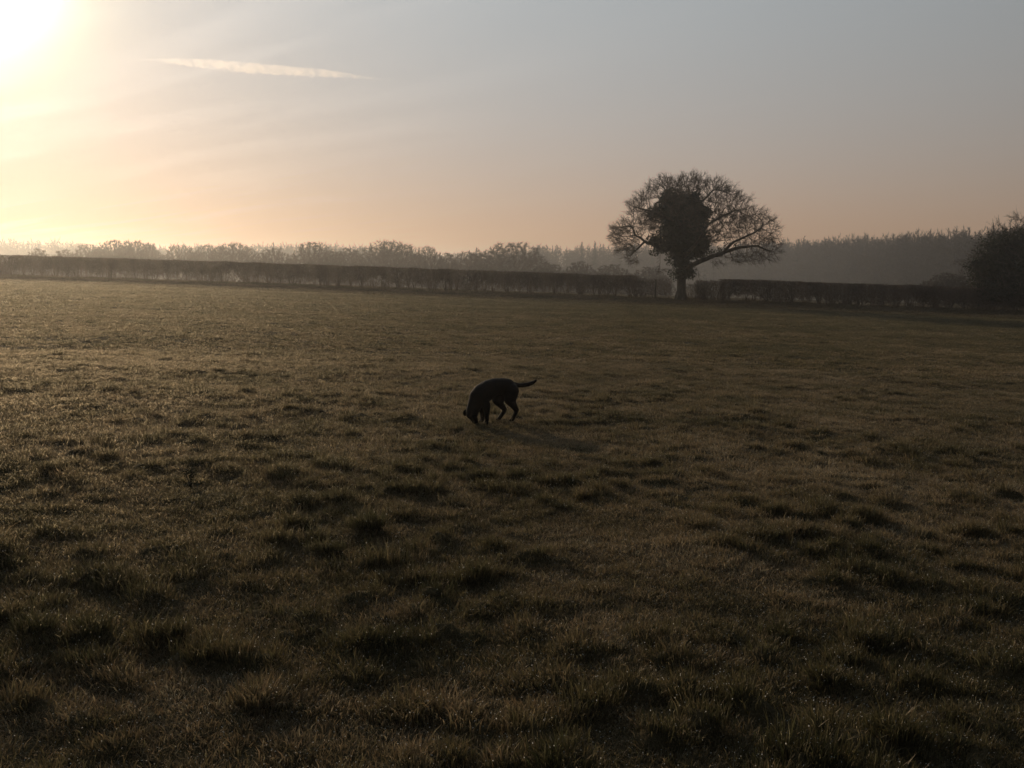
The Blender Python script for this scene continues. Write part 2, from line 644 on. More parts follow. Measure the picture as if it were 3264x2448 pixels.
def build_grass():
    near = [proto('tuft_a%d' % i, tuft_mesh('tuft', 46, 0.085, 0.022, 0.060, 0.0042, 0.75, 100 + i, 2), [M_grass, M_frost_glint]) for i in range(5)]
    tall = [proto('tuft_b%d' % i, tuft_mesh('tuft', 60, 0.075, 0.04, 0.10, 0.0045, 0.8, 200 + i, 3, 0.8), [M_grass, M_frost_glint]) for i in range(3)]
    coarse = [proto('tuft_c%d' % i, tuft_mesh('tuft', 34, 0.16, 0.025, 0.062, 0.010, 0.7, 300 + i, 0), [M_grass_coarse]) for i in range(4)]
    protos = near + tall + coarse
    X, Y, K, SC = [], [], [], []
    # near tufts
    for (r0, r1, dens, half, sd) in ((0.9, 3.0, 90, 70, 1), (3.0, 9.0, 480, 46, 2), (9.0, 20.0, 230, 41, 3)):
        x, y = sector_points(r0, r1, dens, half, sd)
        g = np.random.default_rng(sd)
        X.append(x)
        Y.append(y)
        K.append(g.integers(0, 5, len(x)))
        SC.append(g.uniform(0.8, 1.25, len(x)) * (1.0 if r1 < 10 else 1.15))
    for (r0, r1, dens, half, sd) in ((20.0, 38.0, 80, 38, 4), (38.0, 76.0, 36, 37, 5)):
        x, y = sector_points(r0, r1, dens, half, sd)
        g = np.random.default_rng(sd)
        X.append(x)
        Y.append(y)
        K.append(g.integers(8, 12, len(x)))
        SC.append(g.uniform(0.8, 1.25, len(x)) * (1.0 if r1 < 40 else 1.35))
    # extra tall tufts on the tussocks
    g = np.random.default_rng(9)
    for (r0, r1, dens, sd) in ((1.5, 14, 60, 6), (14, 40, 14, 7)):
        x, y = sector_points(r0, r1, dens, 38, sd)
        t = tussock(x, y)
        keep = g.uniform(0, 1, len(x)) < np.clip((t - 0.30) * 2.0, 0, 1)
        X.append(x[keep])
        Y.append(y[keep])
        K.append(g.integers(5, 8, keep.sum()))
        SC.append(g.uniform(0.7, 1.2, keep.sum()) * (1.0 if r1 < 15 else 1.25))
    x = np.concatenate(X)
    y = np.concatenate(Y)
    k = np.concatenate(K)
    s = np.concatenate(SC)
    ok = y < hedge_y(x) - 3.0
    x, y, k, s = x[ok], y[ok], k[ok], s[ok]
    t = tussock(x, y)
    hs = s * (0.62 + 0.85 * t + 0.35 * gnoise(x / 1.1, y / 1.1, 21))
    n = len(x)
    z = ground_z(x, y)
    # colour: straw and frost on the open sward, greener in the tufts and far off
    tint = 0.55 + 0.35 * gnoise(x / 4.7, y / 3.1, 31) + 0.40 * gnoise(x / 0.9, y / 0.8, 32) - 0.34 * t + rng.normal(0, 0.15, n)
    tint -= 0.30 * np.clip((np.hypot(x, y) - 18) / 30, 0, 1)
    tint = np.clip(tint, 0.02, 1)
    tilt = rng.normal(0, 0.12, (n, 2))
    o = scatter('grass', np.stack([x, y, z], -1), np.stack([s, s, np.clip(hs, 0.5, 2.5)], -1), rng.uniform(0, 6.28, n), tilt, k, protos, tint)
    tag(o, 'short frosty grass in uneven tufts across the meadow', 'grass', kind='stuff')
    # rough unmown strip along the hedge foot
    protos2 = [proto('rough_%d' % i, tuft_mesh('rough', 46, 0.22, 0.08, 0.26, 0.014, 0.9, 400 + i, 0), [M_rough]) for i in range(4)]
    n = 26000
    x = rng.uniform(-47, 47, n)
    off = -12.5 * rng.uniform(0, 1, n) ** 1.25 + 1.8
    y = hedge_y(x) + off + 1.6 * gnoise(x / 5, x * 0, 41)
    z = ground_z(x, y)
    s = rng.uniform(0.8, 1.3, n)
    edge = np.clip((off + 9.0) / 6.0, 0.28, 1)
    hs = s * edge * (1 + 0.7 * gnoise(x / 2.0, y / 1.0, 42))
    tint = np.clip(0.5 + 0.6 * gnoise(x / 3, y / 1.5, 43) + rng.normal(0, 0.15, n), 0, 1)
    o = scatter('rough_grass', np.stack([x, y, z], -1), np.stack([s, s, hs], -1), rng.uniform(0, 6.28, n), rng.normal(0, 0.1, (n, 2)), rng.integers(0, 4, n), protos2, tint)
    tag(o, 'dark unmown strip of rough grass along the foot of the hedge', 'rough grass', kind='stuff')


build_grass()


# ------------------------------------------------------------------ trees
def colonize(att, nodes, parents, step, infl, kill, iters, g, up=0.0):
    """space colonisation: grow the node skeleton towards the attraction points"""
    P = [np.array(p, float) for p in nodes]
    par = list(parents)
    arr = np.array(P)
    D = np.linalg.norm(att[:, None, :] - arr[None], axis=2)
    near = D.argmin(1)
    dist = D.min(1)
    alive = np.ones(len(att), bool)
    kids = {}
    for _ in range(iters):
        m = alive & (dist < infl)
        if not m.any():
            break
        idx = near[m]
        A = np.array(P)
        dv = att[m] - A[idx]
        dv /= np.maximum(np.linalg.norm(dv, axis=1, keepdims=True), 1e-9)
        acc = np.zeros((len(P), 3))
        np.add.at(acc, idx, dv)
        cnt = np.bincount(idx, minlength=len(P))
        src = np.nonzero(cnt)[0]
        new = []
        for s in src:
            if kids.get(s, 0) > 4:
                continue
            v = acc[s] / cnt[s] + g.normal(0, 0.10, 3)
            v[2] += up
            v /= np.linalg.norm(v) + 1e-9
            new.append((P[s] + v * step, s))
            kids[s] = kids.get(s, 0) + 1
        if not new:
            break
        b = len(P)
        for q, s in new:
            P.append(q)
            par.append(s)
        nn = np.array([q for q, _ in new])
        ai = np.nonzero(alive)[0]
        Dn = np.linalg.norm(att[ai][:, None, :] - nn[None], axis=2)
        j = Dn.argmin(1)
        dm = Dn[np.arange(len(ai)), j]
        better = dm < dist[ai]
        dist[ai[better]] = dm[better]
        near[ai[better]] = b + j[better]
        alive &= dist > kill
    return np.array(P), np.array(par)


def radii(P, par, tip, expo=2.3):
    n = len(P)
    acc = np.zeros(n)
    r = np.zeros(n)
    for i in range(n - 1, -1, -1):
        r[i] = max(acc[i], tip ** expo)
        if par[i] >= 0:
            acc[par[i]] += r[i]
    return r ** (1 / expo), acc == 0


def twig_spray(P, dirs, n_each, length, r, g, up=0.25, sub=2, sub_len=0.55):
    """fine twigs that fork: arrays of segments"""
    n = len(P) * n_each
    p = np.repeat(P, n_each, 0)
    d = np.repeat(dirs, n_each, 0) + g.normal(0, 0.38, (n, 3))
    d[:, 2] += up
    d /= np.linalg.norm(d, axis=1, keepdims=True)
    L = length * g.uniform(0.5, 1.3, n)[:, None]
    e = p + d * L
    segs = [(p, e, np.full(n, r), np.full(n, r * 0.6))]
    for k in range(sub):
        t = g.uniform(0.25, 0.9, n)[:, None]
        q = p + d * L * t
        dd = d + g.normal(0, 0.6, (n, 3))
        dd[:, 2] += up * 0.6
        dd /= np.linalg.norm(dd, axis=1, keepdims=True)
        ee = q + dd * L * sub_len * g.uniform(0.6, 1.3, n)[:, None]
        segs.append((q, ee, np.full(n, r * 0.7), np.full(n, r * 0.4)))
    return segs


def segs_to_geo(segs, k=3):
    return join_geo([prisms(a, b, c, d, k) for a, b, c, d in segs])


def ellip_points(lobes, dens, g, shell=0.0):
    out = []
    for (x, y, z, rx, ry, rz) in lobes:
        n = int(dens * 4.19 * rx * ry * rz)
        v = unit_rand(n, g) * (g.uniform(shell ** 3, 1, n) ** (1 / 3))[:, None]
        out.append(v * [rx, ry, rz] + [x, y, z])
    return np.concatenate(out)


def limb_tubes(P, par, r, rmin, k=7):
    m = np.array([par[i] >= 0 and r[i] >= rmin for i in range(len(P))])
    i = np.nonzero(m)[0]
    return prisms(P[par[i]], P[i], np.minimum(r[par[i]], r[i] * 1.5), r[i], k), i


def leaf_cards(centres, size, g):
    n = len(centres)
    u = unit_rand(n, g)
    w = unit_rand(n, g)
    v = np.cross(u, w)
    v /= np.linalg.norm(v, axis=1, keepdims=True)
    s = (size * g.uniform(0.6, 1.3, n))[:, None]
    V = np.stack([centres - u * s, centres + v * s * 0.6, centres + u * s, centres - v * s * 0.6], 1).reshape(-1, 3)
    Q = np.arange(n * 4).reshape(-1, 4)
    return V, Q


def lumpy_core(lobes, k, g, amp=0.18):
    """closed lumpy masses inside the foliage"""
    bm = bmesh.new()
    for (x, y, z, rx, ry, rz) in lobes:
        r = bmesh.ops.create_icosphere(bm, subdivisions=2, radius=1.0)
        for v in r['verts']:
            f = k * (1 + amp * g.normal())
            v.co = Vector((x + v.co.x * rx * f, y + v.co.y * ry * f, z + v.co.z * rz * f))
    me = bpy.data.meshes.new('ivy_core')
    bm.to_mesh(me)
    bm.free()
    return me


def build_oak():
    g = np.random.default_rng(42)
    px, py = 11.95, 69.3
    base = (px, py, gz(px, py) - 0.05)
    root = empty('ivy_clad_oak', base)
    tag(root, 'large spreading leafless tree with ivy-covered trunk, standing in the gap of the hedge', 'tree')
    u = 0.00702

    def w(zx, zy):
        return ((zx - 1000) * u, (1450 - zy) * u)
    # hand-laid main limbs: lists of (zoomx, zoomy, depth, radius)
    limbs = [
        [(1005, 1450, 0, .36), (1000, 1250, 0, .30), (995, 1120, 0, .30), (1010, 950, 0, .27), (1020, 780, .1, .24), (1030, 600, .1, .19), (1050, 450, 0, .12)],
        [(1010, 1130, 0, .26), (1120, 1070, -.2, .21), (1250, 1010, -.5, .19), (1400, 950, -.8, .16), (1560, 900, -1.0, .12), (1720, 890, -1.2, .08), (1850, 940, -1.2, .05)],
        [(1400, 950, -.8, .14), (1480, 850, -1.3, .10), (1600, 790, -1.7, .08), (1720, 720, -2, .05)],
        [(1005, 1000, 0, .22), (900, 930, .3, .17), (760, 880, .5, .14), (640, 840, .6, .11), (540, 780, .4, .08), (500, 690, .3, .05)],
        [(640, 840, .6, .10), (560, 920, .5, .06), (490, 990, .4, .04)],
        [(1010, 900, 0, .2), (1150, 780, .4, .15), (1290, 660, .8, .11), (1430, 580, 1.0, .08), (1560, 520, 1.1, .05)],
        [(1020, 780, .1, .2), (900, 650, -.5, .14), (760, 570, -.9, .10), (620, 540, -1.0, .07), (500, 510, -1.1, .04)],
        [(1030, 650, .1, .16), (930, 480, .5, .11), (860, 360, .8, .07), (820, 290, .9, .04)],
        [(1030, 600, .1, .16), (1150, 470, -.5, .10), (1260, 360, -.9, .06)],
        [(1000, 1000, 0, .2), (980, 880, 1.4, .15), (930, 760, 2.8, .10), (880, 640, 3.9, .06)],
        [(1010, 1020, 0, .2), (1080, 900, -1.4, .15), (1130, 780, -2.8, .10), (1150, 660, -4.0, .06)],
        [(1020, 820, .1, .18), (1130, 680, 1.6, .12), (1220, 540, 2.9, .07)],
        [(1020, 800, .1, .18), (900, 640, -1.9, .11), (830, 520, -3.1, .06)],
    ]
    nodes, par, rad0 = [], [], []

    def nearest(p):
        if not nodes:
            return -1
        return int(np.argmin([np.linalg.norm(np.array(q) - p) for q in nodes]))
    for li, L in enumerate(limbs):
        prev = None
        for (zx, zy, dpt, r) in L:
            x, z = w(zx, zy)
            p = np.array([x, dpt, z])
            if prev is None:
                i = nearest(p)
                if i >= 0 and np.linalg.norm(np.array(nodes[i]) - p) < 0.6:
                    prev = i
                    continue
                nodes.append(p)
                par.append(i)
                rad0.append(r)
                prev = len(nodes) - 1
            else:
                q = np.array(nodes[prev])
                m = max(1, int(np.linalg.norm(p - q) / 0.35))
                r0 = rad0[prev]
                pi = prev
                for k in range(1, m + 1):
                    t = k / m
                    jit = g.normal(0, 0.035, 3) * (0 if k == m else 1)
                    nodes.append(q + (p - q) * t + jit)
                    par.append(pi)
                    rad0.append(min(r0, .3) + (r - min(r0, .3)) * t)
                    pi = len(nodes) - 1
                prev = pi
    n0 = len(nodes)
    Z = [(430, 790, 0.3, 175, 2.6, 190), (330, 740, 0, 80, 1.5, 90), (500, 980, .3, 110, 1.6, 90), (510, 520, -.6, 110, 2.0, 105), (600, 420, 0, 90, 2.0, 80),
         (770, 320, .3, 140, 2.6, 115), (930, 400, 0, 150, 3.2, 110), (920, 290, 0, 110, 2.4, 85), (1085, 280, 0, 150, 2.8, 112), (1290, 350, -.3, 150, 2.9, 130),
         (1460, 430, .3, 140, 2.7, 140), (1630, 440, .6, 75, 1.6, 80), (1480, 620, .6, 170, 2.8, 130), (1680, 690, -.5, 130, 2.4, 100),
         (1840, 720, -1.2, 115, 2.0, 125), (1700, 850, -1.2, 200, 2.2, 80), (1900, 900, -1.2, 80, 1.5, 110), (1780, 990, -1.2, 170, 1.6, 70), (1540, 980, -.9, 120, 1.5, 60),
         (900, 620, 3.6, 200, 1.5, 190), (1100, 640, -3.7, 200, 1.5, 190), (1180, 520, 3.0, 150, 1.5, 140), (850, 500, -3.0, 150, 1.5, 140), (660, 640, 0, 120, 3.0, 130), (1380, 1030, -.7, 120, 1.2, 55), (1640, 1010, -1.1, 170, 1.4, 60),
         (1300, 800, 0, 110, 2.6, 90), (1620, 600, .2, 150, 2.6, 110), (1500, 760, .4, 150, 2.2, 70), (1760, 600, -.3, 90, 1.8, 90), (820, 1110, 0, 95, .6, 50), (1120, 1140, 0, 90, .5, 60)]
    lobes = []
    for (zx, zy, dy, rx, ry, rz) in Z:
        x, z = w(zx, zy)
        lobes.append((x * .96, dy, z, rx * u * .96, ry, rz * u))
    att = ellip_points(lobes, 23.0, g, 0.25)
    P, par = colonize(att, nodes, par, 0.18, 1.7, 0.24, 100, g, 0.05)
    r, tips = radii(P, par, 0.0095, 2.25)
    r[:n0] = np.maximum(np.minimum(r[:n0], np.array(rad0)), np.array(rad0) * 0.8)
    # trunk and limbs
    (V, Q), idx = limb_tubes(P, par, r, 0.035, 8)
    # root flare
    fl = []
    for a in np.linspace(0, 2 * np.pi, 7)[:-1]:
        a += g.normal(0, .2)
        fl.append(prisms([[math.cos(a) * .18, math.sin(a) * .18, .75]], [[math.cos(a) * .52, math.sin(a) * .52, -.15]], .16, .14, 7))
    tk = prisms([[0.03, 0, -.1], [0.03, 0, .35], [.02, 0, .9]], [[0.03, 0, .35], [.02, 0, .9], [0, 0, 2.2]], [.50, .36, .31], [.36, .31, .33], 12)
    V, Q = join_geo([(V, Q), tk] + fl)
    link('trunk', mesh_from('trunk', V, Q, smooth=True), M_bark, root)
    # branches
    i = np.array([k for k in range(1, len(P)) if r[k] < 0.035])
    segs = [(P[par[i]], P[i], np.minimum(r[par[i]], r[i] * 1.4), r[i])]
    dirs = P[i] - P[par[i]]
    dirs /= np.linalg.norm(dirs, axis=1, keepdims=True)
    fine = r[i] < 0.02
    ctr = np.array([0.3, 0, 4.2])
    outw = P[i] - ctr
    outw /= np.linalg.norm(outw, axis=1, keepdims=True)
    dd = dirs * 0.6 + outw * 0.6
    segs += twig_spray(P[i][fine], dd[fine], 2, 0.30, 0.0058, g, 0.15, 2)
    tp = tips[i]
    segs += twig_spray(P[i][tp], dd[tp], 6, 0.46, 0.0066, g, 0.12, 2)
    V, Q = segs_to_geo(segs, 3)
    print('oak twigs', len(Q))
    link('crown', mesh_from('crown', V, Q), M_twig, root)
    # ivy
    IV = [(1000, 1160, 85, 60), (950, 1190, 60, 40), (1080, 1150, 70, 60), (1000, 1060, 95, 70), (1010, 960, 125, 90), (1150, 960, 100, 70), (1080, 860, 190, 110), (930, 860, 150, 90),
          (1000, 740, 220, 120), (1090, 640, 165, 140), (930, 600, 165, 110), (1000, 500, 210, 110), (850, 420, 85, 70), (880, 370, 60, 50), (1000, 420, 130, 60), (1110, 410, 65, 65),
          (720, 560, 100, 62), (800, 500, 90, 60), (1210, 560, 75, 80), (1180, 480, 60, 40), (720, 830, 90, 60), (740, 940, 50, 45), (820, 900, 90, 60), (1230, 820, 62, 85), (1340, 765, 40, 26), (1290, 960, 55, 34), (1400, 930, 60, 34), (1520, 890, 60, 32), (1450, 860, 36, 26),
          (860, 740, 100, 80), (1230, 900, 50, 60), (880, 1010, 45, 60), (900, 1150, 40, 40)]
    lob = []
    for (zx, zy, rx, rz) in IV:
        x, z = w(zx, zy)
        dy = g.uniform(-0.4, 0.4)
        lob.append((x, dy, z, rx * u, max(0.35, min(rx, rz) * u * 1.5), rz * u))
    cen = ellip_points(lob, 620, g, 0.60)
    V, Q = leaf_cards(cen + g.normal(0, 0.085, cen.shape), 0.075, g)
    # stray sprigs hanging off the mass
    me = mesh_from('ivy', V, Q)
    iv = link('ivy', me, M_ivy, root)
    core = lumpy_core([a for a in lob if a[3] > .45], 0.66, g)
    link('ivy_mass', core, M_ivy, iv)
    return root


build_oak()


def proto_tree(seed, h, w, trunk_h, shape='dome', dens=6.0, twig_r=0.020, nt=14):
    """a leafless tree at unit origin, returns (trunk mesh, crown mesh)"""
    g = np.random.default_rng(seed)
    lobes = []
    if shape == 'dome':
        for k in range(9):
            a = k / 9 * 6.28 + g.normal(0, .3)
            rr = w * 0.5 * g.uniform(.35, .62)
            lobes.append((rr * math.cos(a), rr * math.sin(a), h * g.uniform(.42, .62), w * .24, w * .24, h * .24))
            lobes.append((rr * 1.1 * math.cos(a + .3), rr * 1.1 * math.sin(a + .3), h * g.uniform(.14, .25), w * .2, w * .2, h * .18))
        lobes.append((0, 0, h * .70, w * .36, w * .36, h * .28))
        lobes.append((g.normal(0, w * .08), 0, h * .6, w * .35, w * .35, h * .25))
    elif shape == 'low':
        for k in range(8):
            a = k / 8 * 6.28
            rr = w * 0.5 * g.uniform(.3, .6)
            lobes.append((rr * math.cos(a), rr * math.sin(a), h * g.uniform(.3, .55), w * .24, w * .24, h * .34))
        lobes.append((0, 0, h * .62, w * .3, w * .3, h * .38))
    else:
        for k in range(6):
            z = h * (.12 + .14 * k)
            rr = w * .12
            lobes.append((g.normal(0, rr), g.normal(0, rr), z, w * (.44 - .05 * k), w * (.44 - .05 * k), h * .13))
        lobes.append((0, 0, h * .92, w * .1, w * .1, h * .08))
    vol = sum(4.19 * a[3] * a[4] * a[5] for a in lobes)
    att = ellip_points(lobes, 900 * dens / vol, g, 0.2)
    st = h / 26
    nodes = [np.array([0, 0, -0.3])]
    par = [-1]
    top = trunk_h * h if shape != 'slim' else h * 0.8
    m = max(3, int(top / st))
    for k in range(1, m + 1):
        nodes.append(np.array([g.normal(0, .03) * h / 10, g.normal(0, .03) * h / 10, top * k / m]))
        par.append(k - 1)
    P, par = colonize(att, nodes, par, st, w * .6 + h * .2, st * 1.35, 60, g, 0.04)
    r, tips = radii(P, par, twig_r * 0.9, 2.35)
    (V, Q), idx = limb_tubes(P, par, r, twig_r * 3, 6)
    tm = mesh_from('trunk', V, Q, smooth=True)
    i = np.array([k for k in range(1, len(P)) if r[k] < twig_r * 3])
    segs = [(P[par[i]], P[i], r[i], r[i])]
    dirs = P[i] - P[par[i]]
    dirs /= np.linalg.norm(dirs, axis=1, keepdims=True)
    segs += twig_spray(P[i], dirs, nt, h * 0.05, twig_r * .8, g, 0.12 if shape != 'slim' else 0.45, 1)
    V, Q = segs_to_geo(segs, 3)
    cm = mesh_from('crown', V, Q)
    tm.materials.append(M_bark)
    cm.materials.append(M_twig)
    return tm, cm


def dir_xy(px):
    """bearing slope of a column of the photograph"""
    return (px - 1632.0) / 3112.0


def top_z(py, dist):
    return EYE + (850.0 - py) / 3112.0 * dist


protos = [proto_tree(500, 14, 13, .25, 'dome'), proto_tree(501, 14, 12, .2, 'dome'), proto_tree(502, 14, 14, .22, 'dome', 6.5), proto_tree(503, 9, 10, .1, 'low', 4.5)]

mid = [  # left px, right px, top py, distance, prototype, label
    (30, 95, 812, 175, 3, 'low pale bush at the left edge of the photo, behind the trimmed hedge'),
    (98, 170, 792, 180, 3, 'small rounded bush behind the hedge, second from the left edge'),
    (175, 262, 795, 185, 3, 'flat-topped bush behind the hedge, just left of the tallest left-hand clump'),
    (245, 345, 776, 200, 1, 'slim hazy tree leaning on the left side of the twin-domed clump'),
    (318, 430, 762, 190, 0, 'left dome of the twin bare trees in the mist at far left'),
    (385, 512, 762, 196, 2, 'right dome of the twin bare trees in the mist at far left'),
    (530, 640, 779, 205, 1, 'low broad bare tree right of the twin domes, across a pale gap'),
    (620, 715, 777, 210, 0, 'middle tree of the broad low clump below the contrail'),
    (690, 815, 769, 200, 2, 'right-hand tree of the broad low clump, with a spiky top'),
    (825, 935, 790, 190, 3, 'short bush between two gaps of pale mist'),
    (940, 1070, 768, 185, 0, 'open-crowned bare tree with sky showing through its top'),
    (1062, 1165, 790, 200, 3, 'low rounded bush left of the darkest dome'),
    (1165, 1330, 762, 205, 2, 'darkest and tallest dome-shaped tree in the middle of the misty row'),
    (1320, 1410, 783, 205, 1, 'small tree sloping down from the right side of the darkest dome'),
    (1395, 1460, 805, 200, 3, 'low bush at the dip between the two large domes'),
    (1440, 1540, 800, 215, 1, 'small hazy tree in the dip left of the wide dome'),
    (1530, 1730, 769, 200, 0, 'wide bare dome-shaped tree left of the big ivy-clad tree'),
    (1690, 1800, 838, 185, 3, 'very low bush at the right foot of the wide dome'),
    (1800, 1895, 832, 185, 3, 'low bush behind the hedge, below the pointed far conifers'),
    (1890, 2010, 842, 185, 3, 'low bush behind the hedge, just left of the ivy-clad tree'),
    (2010, 2120, 850, 185, 3, 'low hazy bush seen under the left branches of the ivy-clad tree'),
    (2960, 3060, 868, 105, 3, 'small shrub rising over the hedge beside the dark tree at right'),
]
for (x0, x1, py, dist, pi, lab) in mid:
    xc = dir_xy((x0 + x1) / 2) * dist
    zg = gz(xc, dist)
    ht = top_z(py, dist) - zg
    wd = (x1 - x0) / 3112.0 * dist * (1.5 if pi < 3 else 1.8)
    tm, cm = protos[pi]
    h0, w0 = (14, (13, 12, 14)[pi]) if pi < 3 else (9, 10)
    o = empty('bare_tree' if pi < 3 else 'bush', (xc, dist, zg))
    o.scale = (wd / w0, wd / w0, ht / h0)
    o.rotation_euler.z = random.uniform(0, 6.28)
    tag(o, lab, 'tree' if pi < 3 else 'bush', 'misty trees and bushes in a row beyond the hedge')
    for nm, me in (('trunk', tm), ('crown', cm)):
        c = bpy.data.objects.new(nm, me)
        C.objects.link(c)
        c.parent = o


# conifer prototype for the far woods
def conifer_mesh(seed, h):
    g = np.random.default_rng(seed)
    segs = [(np.array([[0, 0, -.3]]), np.array([[0, 0, h]]), np.array([.2]), np.array([.02]))]
    P0, P1 = [], []
    for z in np.arange(h * .15, h * .98, h * .022):
        L = (1 - z / h) ** .8 * h * .17 + .12
        for k in range(9):
            a = g.uniform(0, 6.28)
            P0.append([0, 0, z])
            l = L * g.uniform(.6, 1.15)
            P1.append([l * math.cos(a), l * math.sin(a), z - l * .25])
    P0 = np.array(P0)
    P1 = np.array(P1)
    segs.append((P0, P1, np.full(len(P0), .16), np.full(len(P0), .03)))
    V, Q = segs_to_geo(segs, 3)
    return mesh_from('conifer', V, Q)


def woods(name, label, path, rows, spacing, hmean, seed, conif=0.1):
    """a far wood that reads as one mass: trees instanced along a path of (px, dist, top_py)"""
    g = np.random.default_rng(seed)
    path = np.array(path, float)
    X0 = (path[:, 0] - 1632) / 3112 * path[:, 1]
    Y0 = path[:, 1]
    Ln = np.concatenate([[0], np.cumsum(np.hypot(np.diff(X0), np.diff(Y0)))])
    total = Ln[-1]
    pts, scl = [], []
    kk = []
    dx, dy = X0[-1] - X0[0], Y0[-1] - Y0[0]
    nl = math.hypot(dx, dy)
    nx, ny = (-dy / nl, dx / nl)
    if ny < 0:
        nx, ny = -nx, -ny
    for rI in range(rows):
        s = g.uniform(0, spacing)
        while s < total:
            f = np.interp(s, Ln, np.arange(len(Ln)))
            x = np.interp(s, Ln, X0) + nx * rI * spacing * .9 + g.normal(0, 1)
            y = np.interp(s, Ln, Y0) + ny * rI * spacing * .9 + g.normal(0, 1)
            tp = np.interp(s, Ln, path[:, 2])
            dist = np.interp(s, Ln, Y0)
            z = gz(x, y)
            h = (EYE + (850 - tp) / 3112 * dist - z) * g.uniform(.84, 1.04)
            pts.append((x, y, z))
            c = g.uniform() < conif
            kk.append(3 if c else g.integers(0, 3))
            k = h / 14
            scl.append((k * g.uniform(.8, 1.2), k * g.uniform(.8, 1.2), k))
            s += spacing * g.uniform(.6, 1.4)
    n = len(pts)
    o = scatter(name, np.array(pts), np.array(scl), g.uniform(0, 6.28, n), np.zeros((n, 2)), np.array(kk), wood_protos)
    tag(o, label, 'wood', kind='stuff')
    print(name, n)


def joined(seed):
    tm, cm = proto_tree(seed, 14, 7.0, .5, 'slim', 1.6, .034, 6)
    me = bpy.data.meshes.new('slim')
    bm = bmesh.new()
    bm.from_mesh(tm)
    bm.from_mesh(cm)
    bm.to_mesh(me)
    bm.free()
    return me


wood_protos = [proto('slim_tree_%d' % i, joined(600 + i), [M_twig]) for i in range(3)] + [proto('conifer', conifer_mesh(9, 14), [M_ivy])]
woods('plantation', 'dense plantation of slender bare trees behind the hedge at right, rising towards the right edge',
      [(2300, 470, 772), (2480, 430, 765), (2650, 380, 755), (2800, 330, 748), (2950, 285, 738), (3100, 245, 722), (3264, 215, 705), (3450, 185, 690)], 5, 3.6, 14, 71, .03)
woods('far_wood', 'faint grey line of far woodland along the horizon from the left edge to the big tree',
      [(-250, 470, 758), (0, 470, 763), (240, 470, 764), (310, 480, 784), (480, 480, 776), (620, 480, 777), (900, 480, 773), (1130, 480, 776), (1330, 470, 800), (1500, 460, 808), (1650, 450, 798), (1740, 430, 780), (1850, 425, 778), (2000, 425, 776), (2150, 440, 774), (2320, 460, 776)], 6, 3.8, 14, 72, .12)
# a few pointed conifers that stand clear of the far wood
for (px, py, dist, lab) in ((1853, 768, 420, 'pointed conifer of the far wood, left of a pair beside the big tree'),
                            (1894, 766, 420, 'pointed conifer of the far wood, right of a pair beside the big tree'),
                            (1497, 795, 400, 'pointed conifer in the dip, left of the wide dome-shaped tree'),
                            (1520, 786, 400, 'slightly taller conifer touching the left side of the wide dome-shaped tree')):
    x = dir_xy(px) * dist
    zg = gz(x, dist)
    me = conifer_mesh(px, 14)
    o = link('conifer', me, M_ivy, None, (x, dist, zg))
    k = (top_z(py, dist) - zg) / 14
    o.scale = (k, k, k)
    tag(o, lab, 'conifer', 'pointed conifers on the misty skyline')


# ------------------------------------------------------------------ hedge
def hedge_geo(x0, x1, height, g, dens=1.0, gap=1.0, top_jit=0.035, thick=1.0, low_frac=0.42):
    n_st = int((x1 - x0) * 5 * dens)
    sx = g.uniform(x0, x1, n_st)
    # stems stand in clusters, so that light shows between them low down
    sx = sx + 0.18 * np.sin(sx * 7.1) + 0.3 * gnoise(sx * 0.9, sx * 0, 77)
    sy = hedge_y(sx) + g.uniform(-.25, .25, n_st) * thick
    sz = ground_z(sx, sy) - .05
    segs = []
    p = np.stack([sx, sy, sz], -1)
    for k in range(3):
        q = p + np.stack([g.normal(0, .16, n_st), g.normal(0, .12, n_st), np.full(n_st, height * low_frac)], -1)
        segs.append((p, q, np.full(n_st, .020), np.full(n_st, .012)))
        e = q + np.stack([g.normal(0, .28, n_st), g.normal(0, .25, n_st), np.full(n_st, height * (1 - low_frac) * .9)], -1)
        segs.append((q, e, np.full(n_st, .012), np.full(n_st, .006)))
    stems = segs_to_geo(segs, 3)
    # twig mass: dense above, ragged lower limit
    n = int((x1 - x0) * 1500 * dens)
    x = g.uniform(x0, x1, n)
    low = low_frac - 0.12 + 0.55 * gnoise(x * 0.45, x * 0 + 3, 78) + 0.40 * gnoise(x * 1.7, x * 0, 79) + 0.35 * gnoise(x * 5.3, x * 0, 83)
    low = np.clip(low * gap, 0.02, 0.6)
    f = low + (1 - low) * g.uniform(0, 1, n) ** .85
    extra = g.uniform(0, 1, n) < 0.16
    f = np.where(extra, g.uniform(0, 1, n), f)
    y = hedge_y(x) + g.uniform(-.55, .55, n) * thick
    z = ground_z(x, y) + f * height
    q = np.stack([x, y, z], -1)
    d = g.normal(0, 1, (n, 3)) * [.75, .75, .5]
    d[:, 2] += 0.85
    d /= np.linalg.norm(d, axis=1, keepdims=True)
    L = g.uniform(.12, .34, n)[:, None]
    e = q + d * L
    stray = (g.uniform(0, 1, n) < .012) * g.uniform(.05, .3, n)
    topz = ground_z(x, y) + height + stray + g.normal(0, top_jit, n) + 0.10 * gnoise(x / 1.3, x * 0, 80) * 1.0
    e[:, 2] = np.minimum(e[:, 2], topz)
    q[:, 2] = np.minimum(q[:, 2], topz - .02)
    r = g.uniform(.004, .0085, n)
    tw = prisms(q, e, r, r * .6, 3)
    return stems, tw


